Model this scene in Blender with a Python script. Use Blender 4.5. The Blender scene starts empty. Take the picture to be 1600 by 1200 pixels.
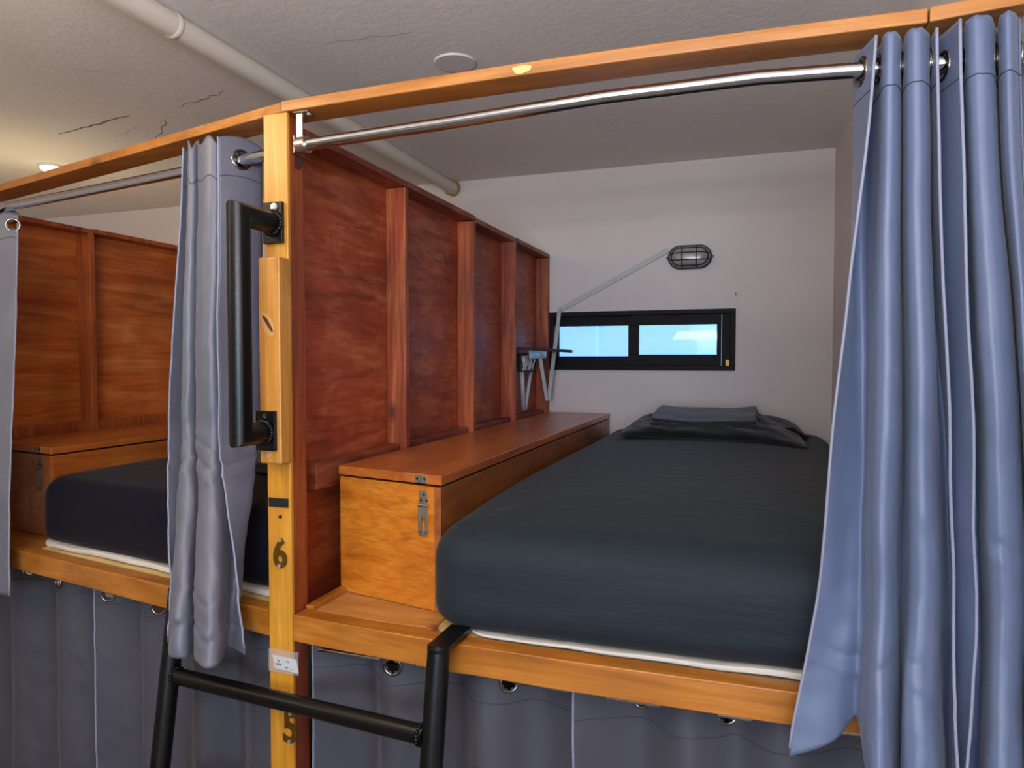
import bpy, bmesh, math, random
from mathutils import Vector, Matrix, noise
random.seed(7)
C = bpy.context.scene.collection
SC = bpy.context.scene
R = math.radians

# ------------------------------------------------------------------ materials
def s2l(c):
    return tuple((v/12.92 if v <= .04045 else ((v+.055)/1.055)**2.4) for v in [x/255 for x in c]) + (1,)

def mat(name, col, rough=.5, metal=0, spec=.5, bump=None, coat=0, sheen=0):
    m = bpy.data.materials.new(name); m.use_nodes = True
    nt = m.node_tree; b = nt.nodes['Principled BSDF']
    b.inputs['Base Color'].default_value = s2l(col)
    b.inputs['Roughness'].default_value = rough
    b.inputs['Metallic'].default_value = metal
    b.inputs['Specular IOR Level'].default_value = spec
    b.inputs['Coat Weight'].default_value = coat
    b.inputs['Coat Roughness'].default_value = .25
    b.inputs['Sheen Weight'].default_value = sheen
    if bump:
        sc_, st, mp = bump
        tc = nt.nodes.new('ShaderNodeTexCoord'); mpn = nt.nodes.new('ShaderNodeMapping')
        mpn.inputs['Scale'].default_value = mp
        n = nt.nodes.new('ShaderNodeTexNoise'); n.inputs['Scale'].default_value = sc_; n.inputs['Detail'].default_value = 6
        bp = nt.nodes.new('ShaderNodeBump'); bp.inputs['Strength'].default_value = st; bp.inputs['Distance'].default_value = .01
        nt.links.new(tc.outputs['Object'], mpn.inputs['Vector']); nt.links.new(mpn.outputs[0], n.inputs['Vector'])
        nt.links.new(n.outputs['Fac'], bp.inputs['Height']); nt.links.new(bp.outputs[0], b.inputs['Normal'])
    return m

def ramp(nt, fac, stops):
    r = nt.nodes.new('ShaderNodeValToRGB'); e = r.color_ramp.elements
    while len(e) < len(stops): e.new(.5)
    for el, (p, c) in zip(e, stops): el.position = p; el.color = c
    nt.links.new(fac, r.inputs['Fac']); return r.outputs['Color']

def mixc(nt, a, b, fac, mode='MIX'):
    n = nt.nodes.new('ShaderNodeMix'); n.data_type = 'RGBA'; n.blend_type = mode
    for sock, v in ((n.inputs[0], fac), (n.inputs[6], a), (n.inputs[7], b)):
        if hasattr(v, 'is_output'): nt.links.new(v, sock)
        else: sock.default_value = v
    return n.outputs[2]

def wood(name, dark, mid, light, axis, rough=.38, coat=.25, chalk=0, knots=.6, fine=.5, spec=.5, blotch=.5):
    m = bpy.data.materials.new(name); m.use_nodes = True
    nt = m.node_tree; b = nt.nodes['Principled BSDF']; L = nt.links
    tc = nt.nodes.new('ShaderNodeTexCoord')
    def tex(scales, scale, detail, dist=0., off=(0, 0, 0)):
        mp = nt.nodes.new('ShaderNodeMapping'); mp.inputs['Scale'].default_value = scales; mp.inputs['Location'].default_value = off
        n = nt.nodes.new('ShaderNodeTexNoise'); n.inputs['Scale'].default_value = scale
        n.inputs['Detail'].default_value = detail; n.inputs['Distortion'].default_value = dist
        L.new(tc.outputs['Object'], mp.inputs['Vector']); L.new(mp.outputs[0], n.inputs['Vector'])
        return n.outputs['Fac']
    st = [1., 1., 1.]; st[axis] = .12
    st2 = [1., 1., 1.]; st2[axis] = .03
    g = tex(st, 16, 5, 1.2)
    col = ramp(nt, g, [(.28, s2l(dark)), (.5, s2l(mid)), (.72, s2l(light))])
    f = tex(st2, 130, 3, .2)
    fc = ramp(nt, f, [(.3, (1-fine, 1-fine, 1-fine, 1)), (.6, (1, 1, 1, 1))])
    col = mixc(nt, col, fc, .8, 'MULTIPLY')
    bl = tex((1, 1, 1), 3.5, 4, .8, (3, 1, 2))
    bc = ramp(nt, bl, [(.3, (1-blotch, 1-blotch*1.05, 1-blotch*1.1, 1)), (.65, (1.0, 1.0, 1.0, 1))])
    col = mixc(nt, col, bc, .7, 'MULTIPLY')
    if knots:
        mp = nt.nodes.new('ShaderNodeMapping'); s = [7., 7., 7.]; s[axis] = 3.4; mp.inputs['Scale'].default_value = s
        v = nt.nodes.new('ShaderNodeTexVoronoi'); v.inputs['Scale'].default_value = 1.0
        L.new(tc.outputs['Object'], mp.inputs['Vector']); L.new(mp.outputs[0], v.inputs['Vector'])
        kf = ramp(nt, v.outputs['Distance'], [(.05, (1, 1, 1, 1)), (.15, (0, 0, 0, 1))])
        k = nt.nodes.new('ShaderNodeMath'); k.operation = 'MULTIPLY'; k.inputs[1].default_value = knots
        L.new(kf, k.inputs[0])
        col = mixc(nt, col, s2l([x*.35 for x in dark]), k.outputs[0])
    if chalk:
        c1 = tex((1, 1, 1.4), 4.2, 7, 1.5, (1.3, 0, 4)); c2 = tex((6, 1.2, 6), 7, 5, .8)
        cm = nt.nodes.new('ShaderNodeMath'); cm.operation = 'MULTIPLY'; L.new(c1, cm.inputs[0]); L.new(c2, cm.inputs[1])
        cf = ramp(nt, cm.outputs[0], [(.2, (0, 0, 0, 1)), (.42, (chalk, chalk, chalk, 1))])
        col = mixc(nt, col, s2l((206, 128, 84)), cf)
    L.new(col, b.inputs['Base Color'])
    b.inputs['Roughness'].default_value = rough; b.inputs['Coat Weight'].default_value = coat
    b.inputs['Coat Roughness'].default_value = .3; b.inputs['Specular IOR Level'].default_value = spec
    bp = nt.nodes.new('ShaderNodeBump'); bp.inputs['Strength'].default_value = .12; bp.inputs['Distance'].default_value = .004
    L.new(f, bp.inputs['Height']); L.new(bp.outputs[0], b.inputs['Normal'])
    return m

M = {}
M['beam'] = wood('varnished_pine_beam', (158, 92, 32), (184, 116, 46), (204, 140, 70), 0, rough=.42, fine=.25, blotch=.3)
M['rail'] = wood('varnished_pine_rail', (152, 86, 22), (180, 110, 32), (200, 132, 52), 0, rough=.4, fine=.25, knots=.5, blotch=.35)
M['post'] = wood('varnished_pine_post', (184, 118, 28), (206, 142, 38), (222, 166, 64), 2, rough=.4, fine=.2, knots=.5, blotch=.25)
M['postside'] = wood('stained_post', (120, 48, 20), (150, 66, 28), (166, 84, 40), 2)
M['block'] = wood('pine_block', (184, 116, 40), (206, 140, 56), (216, 156, 78), 2, fine=.35, knots=.4, blotch=.4)
M['ply'] = wood('red_stained_plywood', (132, 46, 18), (162, 64, 27), (178, 82, 38), 1, rough=.5, coat=.1, chalk=.42, knots=0, fine=.3)
M['stud'] = wood('red_stained_stud', (124, 44, 16), (168, 74, 32), (198, 110, 56), 2, rough=.5, coat=.1, fine=.6, knots=.8)
M['board'] = wood('red_stained_board', (106, 36, 20), (136, 52, 28), (156, 74, 42), 1, rough=.5, coat=.1, fine=.5, chalk=.3)
M['litply'] = wood('warm_lit_plywood', (190, 86, 28), (220, 118, 46), (234, 146, 76), 1, rough=.45, coat=.15, knots=.5, fine=.3)  # lighter, more orange copy of the partition plywood: warm lamp light in the colour
M['litstud'] = wood('warm_lit_stud', (160, 70, 26), (190, 94, 40), (210, 122, 62), 2, rough=.5, coat=.1, fine=.4)  # left studs, with the same warm light mixed into their colour
M['lid'] = wood('stained_chest_lid', (168, 82, 28), (194, 106, 42), (210, 126, 58), 1, rough=.33, coat=.35, knots=0, fine=.25, blotch=.3)
M['chest'] = wood('amber_chest_panel', (184, 92, 16), (216, 126, 32), (230, 148, 48), 0, rough=.4, coat=.25, knots=0, fine=.35, blotch=.45)
M['chestside'] = wood('brown_chest_side', (136, 72, 28), (166, 94, 40), (184, 112, 54), 1, rough=.4, coat=.25, knots=.3, fine=.3)
M['deck'] = wood('pale_pine_deck', (190, 122, 50), (214, 150, 76), (228, 172, 102), 0, rough=.5, coat=.1, knots=.5, fine=.3)
M['rawply'] = wood('raw_pine_board', (206, 172, 104), (224, 192, 126), (234, 206, 146), 0, rough=.6, coat=0, knots=0, fine=.2, blotch=.2)
M['steel'] = mat('black_painted_steel', (6, 6, 7), .34, 0, .38, bump=(120, .06, (1, 1, 1)), coat=0)
M['weld'] = mat('bare_weld', (70, 66, 62), .45, .8, .5, bump=(300, .6, (1, 1, 1)))
M['chrome'] = mat('polished_steel', (205, 207, 212), .12, 1)
M['bracket'] = mat('zinc_bracket', (190, 182, 172), .32, 1)
M['eyelet'] = mat('dark_nickel_eyelet', (150, 144, 138), .2, 1)
M['brass'] = mat('aged_brass', (136, 98, 40), .38, .85)
M['hasp'] = mat('dull_zinc_hasp', (150, 144, 126), .4, .9)
M['screw'] = mat('pan_screw', (206, 204, 190), .35, .7)
M['screwhole'] = mat('screw_recess', (30, 26, 22), .6)
M['tape'] = mat('black_tape', (24, 22, 22), .45)
M['card'] = mat('white_card', (214, 214, 212), .5)
M['ink'] = mat('black_ink', (34, 36, 38), .6)
M['sleeve'] = mat('clear_sleeve', (200, 205, 205), .15)
b_ = M['sleeve'].node_tree.nodes['Principled BSDF']; b_.inputs['Alpha'].default_value = .18
def cloth(name, col, rough=.45, sheen=.1, wr=.15):
    m = mat(name, col, rough, 0, .5, bump=(5, wr, (1.2, 1.2, .5)), sheen=sheen)
    b = m.node_tree.nodes['Principled BSDF']
    b.inputs['Sheen Roughness'].default_value = .4
    return m
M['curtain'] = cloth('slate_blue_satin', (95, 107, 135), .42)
M['curtain2'] = cloth('warm_lit_satin', (98, 99, 110), .42)  # same satin as the right curtains; warmer light on the left is in its colour
M['curtainlow'] = cloth('dimmed_lower_curtain', (72, 71, 79), .55)  # darkened fabric: the weaker light low down is put into the colour
M['hem'] = mat('hem_edge', (134, 138, 158), .6)
M['seam'] = mat('dark_stitching', (52, 54, 68), .8)
M['sheet'] = mat('charcoal_sheet', (30, 39, 45), .65, 0, .2, bump=(9, .4, (.5, 3, 3)), sheen=.05)
M['navy'] = mat('navy_sheet', (7, 8, 24), .68, 0, .15, bump=(9, .2, (.6, 3, 3)), sheen=.05)
M['black'] = mat('black_cotton', (13, 14, 16), .8, 0, .15, bump=(14, .3, (1, 1, 1)), sheen=.2)
M['foldcloth'] = mat('dark_slate_cotton', (22, 29, 39), .7, 0, .35, bump=(16, .2, (1, 1, 1)), sheen=.2)
M['navyfold'] = mat('navy_cotton', (14, 16, 34), .65, 0, .35, bump=(16, .2, (1, 1, 1)), sheen=.2)
M['protector'] = mat('white_mattress_cover', (206, 200, 190), .8, bump=(30, .3, (1, 1, 1)))
M['alu'] = mat('dark_bronze_aluminium', (20, 17, 17), .6, 0, .2)
M['plastic'] = mat('white_plastic', (196, 200, 208), .4)
M['trunk'] = mat('grey_white_trunking', (178, 180, 180), .5)
M['pipe'] = mat('cream_pvc', (212, 203, 188), .5, 0, .35)
M['foam'] = mat('yellow_foam', (160, 138, 70), .9, bump=(60, .8, (1, 1, 1)))
M['blackplastic'] = mat('black_plastic', (24, 25, 28), .4)
M['shelf'] = mat('dark_shelf_board', (58, 48, 52), .4)
M['crack'] = mat('ceiling_crack', (120, 112, 108), .9)
M['scratch'] = mat('white_filler', (190, 186, 184), .9)

def plaster(name, c1, c2, bump=.12):
    m = bpy.data.materials.new(name); m.use_nodes = True
    nt = m.node_tree; b = nt.nodes['Principled BSDF']
    tc = nt.nodes.new('ShaderNodeTexCoord')
    n = nt.nodes.new('ShaderNodeTexNoise'); n.inputs['Scale'].default_value = 1.6; n.inputs['Detail'].default_value = 5
    n2 = nt.nodes.new('ShaderNodeTexNoise'); n2.inputs['Scale'].default_value = 45; n2.inputs['Detail'].default_value = 6
    nt.links.new(tc.outputs['Object'], n.inputs['Vector']); nt.links.new(tc.outputs['Object'], n2.inputs['Vector'])
    nt.links.new(ramp(nt, n.outputs['Fac'], [(.3, s2l(c1)), (.7, s2l(c2))]), b.inputs['Base Color'])
    b.inputs['Roughness'].default_value = .85; b.inputs['Specular IOR Level'].default_value = .2
    bp = nt.nodes.new('ShaderNodeBump'); bp.inputs['Strength'].default_value = bump; bp.inputs['Distance'].default_value = .006
    nt.links.new(n2.outputs['Fac'], bp.inputs['Height']); nt.links.new(bp.outputs[0], b.inputs['Normal'])
    return m
M['wall'] = plaster('painted_plaster', (208, 200, 197), (216, 208, 205))
M['ceil'] = plaster('ceiling_plaster', (218, 211, 205), (228, 221, 214), .22)
M['floor'] = plaster('grey_floor', (96, 90, 84), (108, 100, 92))
M['ext'] = plaster('outside_plaster', (214, 222, 228), (226, 232, 236))
M['plate'] = mat('ceiling_plate', (206, 200, 198), .6)

def glass():
    m = bpy.data.materials.new('window_glass'); m.use_nodes = True
    nt = m.node_tree; b = nt.nodes['Principled BSDF']
    b.inputs['Base Color'].default_value = (.85, .93, 1, 1); b.inputs['Roughness'].default_value = .02
    b.inputs['Alpha'].default_value = .12; b.inputs['Specular IOR Level'].default_value = .5
    return m
M['glass'] = glass()
def frosted():
    m = mat('ribbed_glass', (150, 146, 142), .25, 0, .6, coat=.4)
    return m
M['diffuser'] = frosted()
def emit(name, col, s):
    m = bpy.data.materials.new(name); m.use_nodes = True
    b = m.node_tree.nodes['Principled BSDF']
    b.inputs['Base Color'].default_value = col; b.inputs['Emission Color'].default_value = col; b.inputs['Emission Strength'].default_value = s
    return m
M['lampglow'] = emit('lit_diffuser', (1, .86, .5, 1), 9)

# ------------------------------------------------------------------ mesh helpers
class MB:
    def __init__(s): s.v = []; s.f = []
    def add(s, vs, fs):
        o = len(s.v); s.v += [tuple(v) for v in vs]; s.f += [tuple(i+o for i in f) for f in fs]; return s
    def hexa(s, p):   # bottom 4 (ccw), top 4
        return s.add(p, [(3, 2, 1, 0), (4, 5, 6, 7), (0, 1, 5, 4), (1, 2, 6, 5), (2, 3, 7, 6), (3, 0, 4, 7)])
    def box(s, x0, x1, y0, y1, z0, z1):
        return s.hexa([(x0, y0, z0), (x1, y0, z0), (x1, y1, z0), (x0, y1, z0), (x0, y0, z1), (x1, y0, z1), (x1, y1, z1), (x0, y1, z1)])
    def strip(s, pts, w, z0, z1):   # a bar following a plan polyline (front edge), going back by w in y
        n = len(pts); vs = []
        for (x, y) in pts: vs += [(x, y, z0), (x, y+w, z0), (x, y+w, z1), (x, y, z1)]
        fs = []
        for i in range(n-1):
            a = 4*i; b = a+4
            for k in range(4): fs.append((a+k, b+k, b+(k+1) % 4, a+(k+1) % 4))
        fs = [f[::-1] for f in fs]
        fs += [(3, 2, 1, 0)[::-1], (4*n-4, 4*n-3, 4*n-2, 4*n-1)[::-1]]
        return s.add(vs, fs)
    def tube(s, path, r, seg=20, cap=True, flat=1.0):
        P = [Vector(p) for p in path]; n = len(P); vs = []; fs = []
        a = (P[1]-P[0]).normalized()
        u = a.orthogonal().normalized()
        if abs(a.z) < .9: u = (Vector((0, 0, 1)) - a*a.z).normalized()
        for i in range(n):
            b = (P[i+1]-P[i]).normalized() if i < n-1 else a
            t = (a+b).normalized() if 0 < i < n-1 else a
            w = a.cross(u); rr = r[i] if isinstance(r, (list, tuple)) else r
            for j in range(seg):
                an = 2*math.pi*j/seg; d = (u*math.cos(an)*flat + w*math.sin(an))*rr
                if 0 < i < n-1: d = d - a*(d.dot(t)/max(.3, a.dot(t)))
                vs.append(P[i]+d)
            if 0 < i < n-1: u = a.rotation_difference(b) @ u; a = b; u = (u-a*u.dot(a)).normalized()
        for i in range(n-1):
            for j in range(seg):
                a = i*seg+j; b = i*seg+(j+1) % seg
                fs.append((a, b, b+seg, a+seg))
        if cap: fs += [tuple(range(seg))[::-1], tuple(range((n-1)*seg, n*seg))]
        return s.add(vs, fs)
    def disc(s, c, nrm, r, h, seg=28):
        c = Vector(c); n = Vector(nrm).normalized()
        return s.tube([c, c+n*h], r, seg)
    def torus(s, c, nrm, r, rr, seg=28, seg2=8):
        c = Vector(c); n = Vector(nrm).normalized(); u = n.orthogonal().normalized(); w = n.cross(u)
        vs = []; fs = []
        for i in range(seg):
            a = 2*math.pi*i/seg; d = u*math.cos(a)+w*math.sin(a)
            for j in range(seg2):
                b = 2*math.pi*j/seg2
                vs.append(c+d*(r+rr*math.cos(b))+n*rr*math.sin(b))
        for i in range(seg):
            for j in range(seg2):
                a = i*seg2; b = ((i+1) % seg)*seg2; k = (j+1) % seg2
                fs.append((a+j, b+j, b+k, a+k))
        return s.add(vs, fs)
    def build(s, name, m, parent=None, bevel=0, smooth=False, seg=2, auto=None):
        o = parent.location if parent is not None and parent.type == 'EMPTY' else Vector((0, 0, 0))
        if parent is not None and parent.get('_off') is not None: o = Vector(parent['_off'])
        me = bpy.data.meshes.new(name)
        me.from_pydata([Vector(v)-Vector(o) for v in s.v], [], s.f); me.validate(); me.update()
        bm = bmesh.new(); bm.from_mesh(me); bmesh.ops.recalc_face_normals(bm, faces=bm.faces); bm.to_mesh(me); bm.free()
        ob = bpy.data.objects.new(name, me); C.objects.link(ob); me.materials.append(m)
        if parent is not None:
            ob.parent = parent
            OFF[ob.name] = Vector(o)
        if bevel:
            md = ob.modifiers.new('bevel', 'BEVEL'); md.width = bevel; md.segments = seg; md.limit_method = 'ANGLE'; md.angle_limit = R(35)
            smooth = True; auto = auto or 40
        if smooth:
            for p in me.polygons: p.use_smooth = True
            if auto: me.set_sharp_from_angle(angle=R(auto)) if not bevel else None
        if bevel:
            md = ob.modifiers.new('wn', 'WEIGHTED_NORMAL'); md.keep_sharp = True
        return ob
    def sub(s, name, m, part, **k):   # a sub-part of a part
        o = OFF.get(part.name, Vector((0, 0, 0)))
        s.v = [tuple(Vector(v)-o) for v in s.v]
        ob = s.build(name, m, None, **k); ob.parent = part
        return ob
OFF = {}

def thing(name, label, cat, loc, group=None):
    o = bpy.data.objects.new(name, None); C.objects.link(o); o.location = loc; o.empty_display_size = .05
    o['label'] = label; o['category'] = cat
    if group: o['group'] = group
    return o
def tag(o, label, cat, group=None):
    o['label'] = label; o['category'] = cat
    if group: o['group'] = group
    return o
def struct(o): o['kind'] = 'structure'; return o

# ------------------------------------------------------------------ the room
CEIL = 2.68; YB = 3.70
struct(MB().box(-5.2, 1.4, -2.6, 3.95, -.1, 0).build('floor', M['floor']))
ceil = struct(MB().box(-5.2, 1.4, -2.6, 3.95, CEIL, CEIL+.1).build('ceiling', M['ceil']))
wx0, wx1, wz0, wz1 = -1.055, -.088, 1.615, 1.927
wb = MB()
wb.box(-5.2, wx0, YB, YB+.2, 0, CEIL).box(wx1, .9, YB, YB+.2, 0, CEIL).box(wx0, wx1, YB, YB+.2, 0, wz0).box(wx0, wx1, YB, YB+.2, wz1, CEIL)
struct(wb.build('wall_back', M['wall']))
struct(MB().hexa([(.475, -2.6, 0), (.675, -2.6, 0), (.555, YB, 0), (.355, YB, 0), (.475+.0, -2.6, CEIL), (.675, -2.6, CEIL), (.555, YB, CEIL), (.355, YB, CEIL)]).build('wall_right', M['wall']) if False else
       MB().hexa([(.475, 1.0, 0), (.72, 1.0, 0), (.62, YB, 0), (.357, YB, 0), (.475, 1.0, CEIL), (.72, 1.0, CEIL), (.62, YB, CEIL), (.357, YB, CEIL)]).box(1.2, 1.4, -2.6, 1.0, 0, CEIL).box(.475, 1.2, .9, 1.0, 0, CEIL).build('wall_right', M['wall']))
struct(MB().box(-5.2, -5.0, -2.6, YB, 0, CEIL).build('wall_left', M['wall']))
wf = MB(); fx0, fx1, fz0, fz1 = -.75, 1.0, .95, 2.15
wf.box(-5.0, fx0, -2.6, -2.4, 0, CEIL).box(fx1, 1.2, -2.6, -2.4, 0, CEIL).box(fx0, fx1, -2.6, -2.4, 0, fz0).box(fx0, fx1, -2.6, -2.4, fz1, CEIL)
struct(wf.build('wall_front', M['wall']))
# neighbouring outside wall seen through the little window
ex = struct(MB().box(-3.5, -1.06, 4.9, 5.1, 0, 3.4).box(-1.06, 2.5, 5.0, 5.2, 0, 3.4).build('exterior_wall', M['ext']))

# ceiling marks
def crack(pts, w, m):
    mb = MB(); vs = []
    for i, (x, y) in enumerate(pts):
        ww = w*(.35+.65*math.sin(math.pi*(i+.5)/len(pts)))*random.uniform(.6, 1.2)
        vs += [(x, y-ww, CEIL-.0008), (x, y+ww, CEIL-.0008)]
    mb.add(vs, [(2*i, 2*i+1, 2*i+3, 2*i+2) for i in range(len(pts)-1)])
    o = mb.build('crack', m); o.parent = ceil; return o
def wob(a, b, n, amp):
    return [(a[0]+(b[0]-a[0])*i/n + random.uniform(-amp, amp), a[1]+(b[1]-a[1])*i/n + random.uniform(-amp, amp)) for i in range(n+1)]
crack(wob((-2.95, 2.35), (-2.445, 2.262), 14, .006), .007, M['crack'])
crack(wob((-2.20, 2.256), (-1.87, 2.18), 18, .010), .0025, M['crack'])
crack(wob((-2.25, 1.85), (-2.12, 1.93), 8, .006), .003, M['scratch'])
crack(wob((-2.75, 2.48), (-2.5, 2.36), 8, .01), .003, M['scratch'])
crack(wob((-1.35, 1.95), (-1.0, 1.98), 10, .01), .004, M['scratch'])
crack(wob((-2.6, 2.55), (-2.35, 2.35), 8, .01), .003, M['crack'])

# ------------------------------------------------------------------ back window
w = bpy.data.objects.new('window_1', None); C.objects.link(w); w.location = (-.57, YB, 1.615); w['kind'] = 'structure'
fr = MB(); a, b, c, d = wx0, wx1, wz0, wz1; t = .024
fr.box(a, b, YB-.012, YB+.09, c, c+t).box(a, b, YB-.012, YB+.09, d-t, d).box(a, a+t, YB-.012, YB+.09, c+t, d-t).box(b-t, b, YB-.012, YB+.09, c+t, d-t)
fr.build('window_frame', M['alu'], w, bevel=.002)
def sash(x0, x1, y, l, r, tp, bt):
    f = MB().box(x0, x1, y, y+.028, c+t, c+t+bt).box(x0, x1, y, y+.028, d-t-tp, d-t).box(x0, x0+l, y, y+.028, c+t+bt, d-t-tp).box(x1-r, x1, y, y+.028, c+t+bt, d-t-tp)
    s = f.build('sash', M['alu'], w, bevel=.002)
    MB().box(x0+l, x1-r, y+.011, y+.017, c+t+bt, d-t-tp).sub('pane', M['glass'], s)
    return s
sash(a+t, -.60, YB+.045, .012, .03, .05, .05)
s2 = sash(-.628, b-t-.045, YB+.005, .055, .022, .052, .058)
MB().box(b-t-.044, b-t, YB+.03, YB+.05, c+t, d-t).build('track', M['alu'], w)
MB().box(b-t-.022, b-t-.006, YB-.004, YB+.02, c+t, c+t+.03).build('latch', M['brass'], w)

# ------------------------------------------------------------------ ceiling pipe and lamps
pp = thing('ceiling_pipe', 'fat cream plastic pipe running along the ceiling to the back wall', 'pipe', (-1.612, 3.68, 2.64))
MB().tube([(-1.607, -2.35, 2.641), (-1.607, 1.64, 2.641)], .0355, 40).build('pipe_length', M['pipe'], pp, smooth=True, auto=40)
MB().tube([(-1.607, 1.645, 2.641), (-1.625, 3.698, 2.641)], .0345, 40).build('pipe_length', M['pipe'], pp, smooth=True, auto=40)
MB().tube([(-1.607, 1.63, 2.641), (-1.607, 1.636, 2.641), (-1.607, 1.645, 2.641), (-1.607, 1.65, 2.641)], [.0355, .0378, .0378, .0355], 40).build('joint_ring', M['pipe'], pp, smooth=True, auto=40)
fm = MB()
for i in range(16):
    an = R(-150+i*14); fm.disc((-1.625+.036*math.cos(an), 3.688, 2.641+.036*math.sin(an)), (random.uniform(-.2, .2), -1, random.uniform(-.2, .2)), random.uniform(.007, .012), .01, 8)
fm.build('foam_seal', M['foam'], pp, smooth=True)

dl = thing('downlight', 'glowing round downlight on the ceiling above the far left bunk', 'light', (-3.47, 2.71, CEIL))
MB().tube([(-3.47, 2.71, CEIL), (-3.47, 2.71, CEIL-.012)], [.062, .056], 36).build('trim_ring', M['plastic'], dl, smooth=True, auto=40)
MB().tube([(-3.47, 2.71, CEIL-.012), (-3.47, 2.71, CEIL-.026), (-3.47, 2.71, CEIL-.032)], [.05, .042, .02], 36).build('diffuser', M['lampglow'], dl, smooth=True)
cp = MB().tube([(-.97, 2.225, CEIL), (-.97, 2.225, CEIL-.006)], [.072, .069], 48).build('ceiling_plate', M['plate'], smooth=True, auto=30)
tag(cp, 'thin round blank plate on the ceiling above the wooden beam', 'ceiling plate')

# ------------------------------------------------------------------ front line of the bunks
def yl(x): return 1.432 + .17*(-1.12-x)          # left rail front
def ybl(x): return 1.425 + .235*(-1.07-x)        # left beam front
def yrl(x): return 1.47 + .205*(-1.07-x)         # left rod
ZR, ZRR = 2.19, 2.203

# posts
po = thing('bunk_post', 'upright square wooden post with brass numbers 6 and 5 between the two bunks', 'post', (-1.088, 1.45, 0))
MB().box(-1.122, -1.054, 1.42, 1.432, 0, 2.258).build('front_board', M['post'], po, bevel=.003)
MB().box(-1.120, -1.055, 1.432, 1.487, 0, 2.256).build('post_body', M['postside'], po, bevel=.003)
bl = MB().box(-1.106, -1.046, 1.375, 1.419, 1.424, 1.91).build('spacer_block', M['block'], po, bevel=.004)
MB().disc((-1.080, 1.376, 1.443), (0, -1, 0), .005, .003, 16).sub('screw', M['screw'], bl, smooth=True, auto=40)
tp = MB().box(-1.117, -1.061, 1.4175, 1.4198, 1.312, 1.334).build('black_tape', M['tape'], po)
MB().disc((-1.085, 1.4205, 1.288), (0, -1, 0), .005, .001, 14).build('screw_hole', M['screwhole'], po)
def digit(ch, x, z, h, wscale):
    cu = bpy.data.curves.new('digit', 'FONT'); cu.body = ch; cu.size = 1; cu.extrude = .03; cu.offset = .028; cu.align_x = 'CENTER'; cu.resolution_u = 8
    to = bpy.data.objects.new('tmp', cu); C.objects.link(to)
    bpy.context.view_layer.update()
    me = bpy.data.meshes.new_from_object(to.evaluated_get(bpy.context.evaluated_depsgraph_get()))
    bpy.data.objects.remove(to)
    xs = [v.co.x for v in me.vertices]; ys = [v.co.y for v in me.vertices]
    x0, x1, y0, y1 = min(xs), max(xs), min(ys), max(ys)
    for v in me.vertices:
        q = v.co.copy()
        v.co = Vector((x+((q.x-(x0+x1)/2)/(x1-x0))*wscale, 1.4185-(q.z+.03)*.04, z+((q.y-(y0+y1)/2)/(y1-y0))*h)) - po.location
    me.materials.append(M['brass'])
    o = bpy.data.objects.new('digit', me); C.objects.link(o); o.parent = po; o['label'] = 'brass number %s' % ch
    OFF[o.name] = Vector(po.location)
    for k, dx in ((.5, 0.004), (-.5, .0)):
        MB().disc((x+dx-.002, 1.4158, z+k*(h-.011)), (0, -1, 0), .0042, .002, 14).sub('screw', M['screw'], o, smooth=True, auto=40)
digit('6', -1.085, 1.200, .074, .040)
digit('5', -1.062, .772, .080, .040)
M['knot'] = mat('dark_knot', (70, 34, 16), .5); M['rawknot'] = mat('raw_knot_edge', (190, 140, 78), .7); M['filler'] = mat('pale_filler', (226, 184, 116), .6)
def blob(c, nrm, a, b, m, name, parent, rot=0., sub=False, seed=0):
    c = Vector(c); n = Vector(nrm); up = Vector((0, 0, 1)); si = n.cross(up).normalized(); mb = MB(); N = 22; vs = []
    for k in (0, 1):
        for i in range(N):
            an = 2*math.pi*i/N; q = 1+.35*noise.noise(Vector((math.cos(an)*1.5+seed, math.sin(an)*1.5, seed)))
            x = math.cos(an)*a*q; z = math.sin(an)*b*q
            vs.append(c+si*(x*math.cos(rot)-z*math.sin(rot))+up*(x*math.sin(rot)+z*math.cos(rot))+n*(.0002 if k == 0 else .0008))
    mb.add(vs, [tuple(range(N)), tuple(range(N, 2*N))[::-1]]+[(i, (i+1) % N, N+(i+1) % N, N+i) for i in range(N)])
    return mb.sub(name, m, parent) if sub else mb.build(name, m, parent)
blob((-1.080, 1.3748, 1.752), (0, -1, 0), .016, .030, M['rawknot'], 'knot', bl, -.5, True, 1)
blob((-1.079, 1.3740, 1.755), (0, -1, 0), .005, .022, M['knot'], 'knot', bl, -.6, True, 4)
blob((-1.0535, 1.463, 2.155), (1, 0, 0), .017, .024, M['knot'], 'knot', po, .2, False, 6)
blob((-1.0535, 1.462, 2.215), (1, 0, 0), .020, .034, M['postside'], 'knot', po, .2, False, 8)
# label card in a clear sleeve
cd = MB().hexa([(-1.104, 1.4175, .913), (-1.036, 1.4165, .909), (-1.036, 1.419, .909), (-1.104, 1.4195, .913), (-1.111, 1.4175, .945), (-1.042, 1.4165, .942), (-1.042, 1.419, .942), (-1.111, 1.4195, .945)]).build('label_card', M['card'], po)
ink = MB()
def mark(x, z, w, h, y=1.4163): ink.box(x-w/2, x+w/2, y, y+.0006, z-h/2, z+h/2)
for i in range(5): mark(-1.0995+i*.0034, .9245, .0024, .0052+.0008*(i % 2))
mark(-1.093, .9335, .004, .0032); mark(-1.091, .9312, .003, .003); mark(-1.0955, .9355, .002, .002)
for i in range(3): mark(-1.0685+i*.003, .9342, .0022, .0035)
for i in range(4): mark(-1.0725+i*.0022, .9195, .0017, .0026)
mark(-1.0722, .9146, .0008, .004); mark(-1.0683, .9146, .0008, .004); mark(-1.0523, .9175, .004, .0024)
ink.sub('printing', M['ink'], cd)
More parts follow.
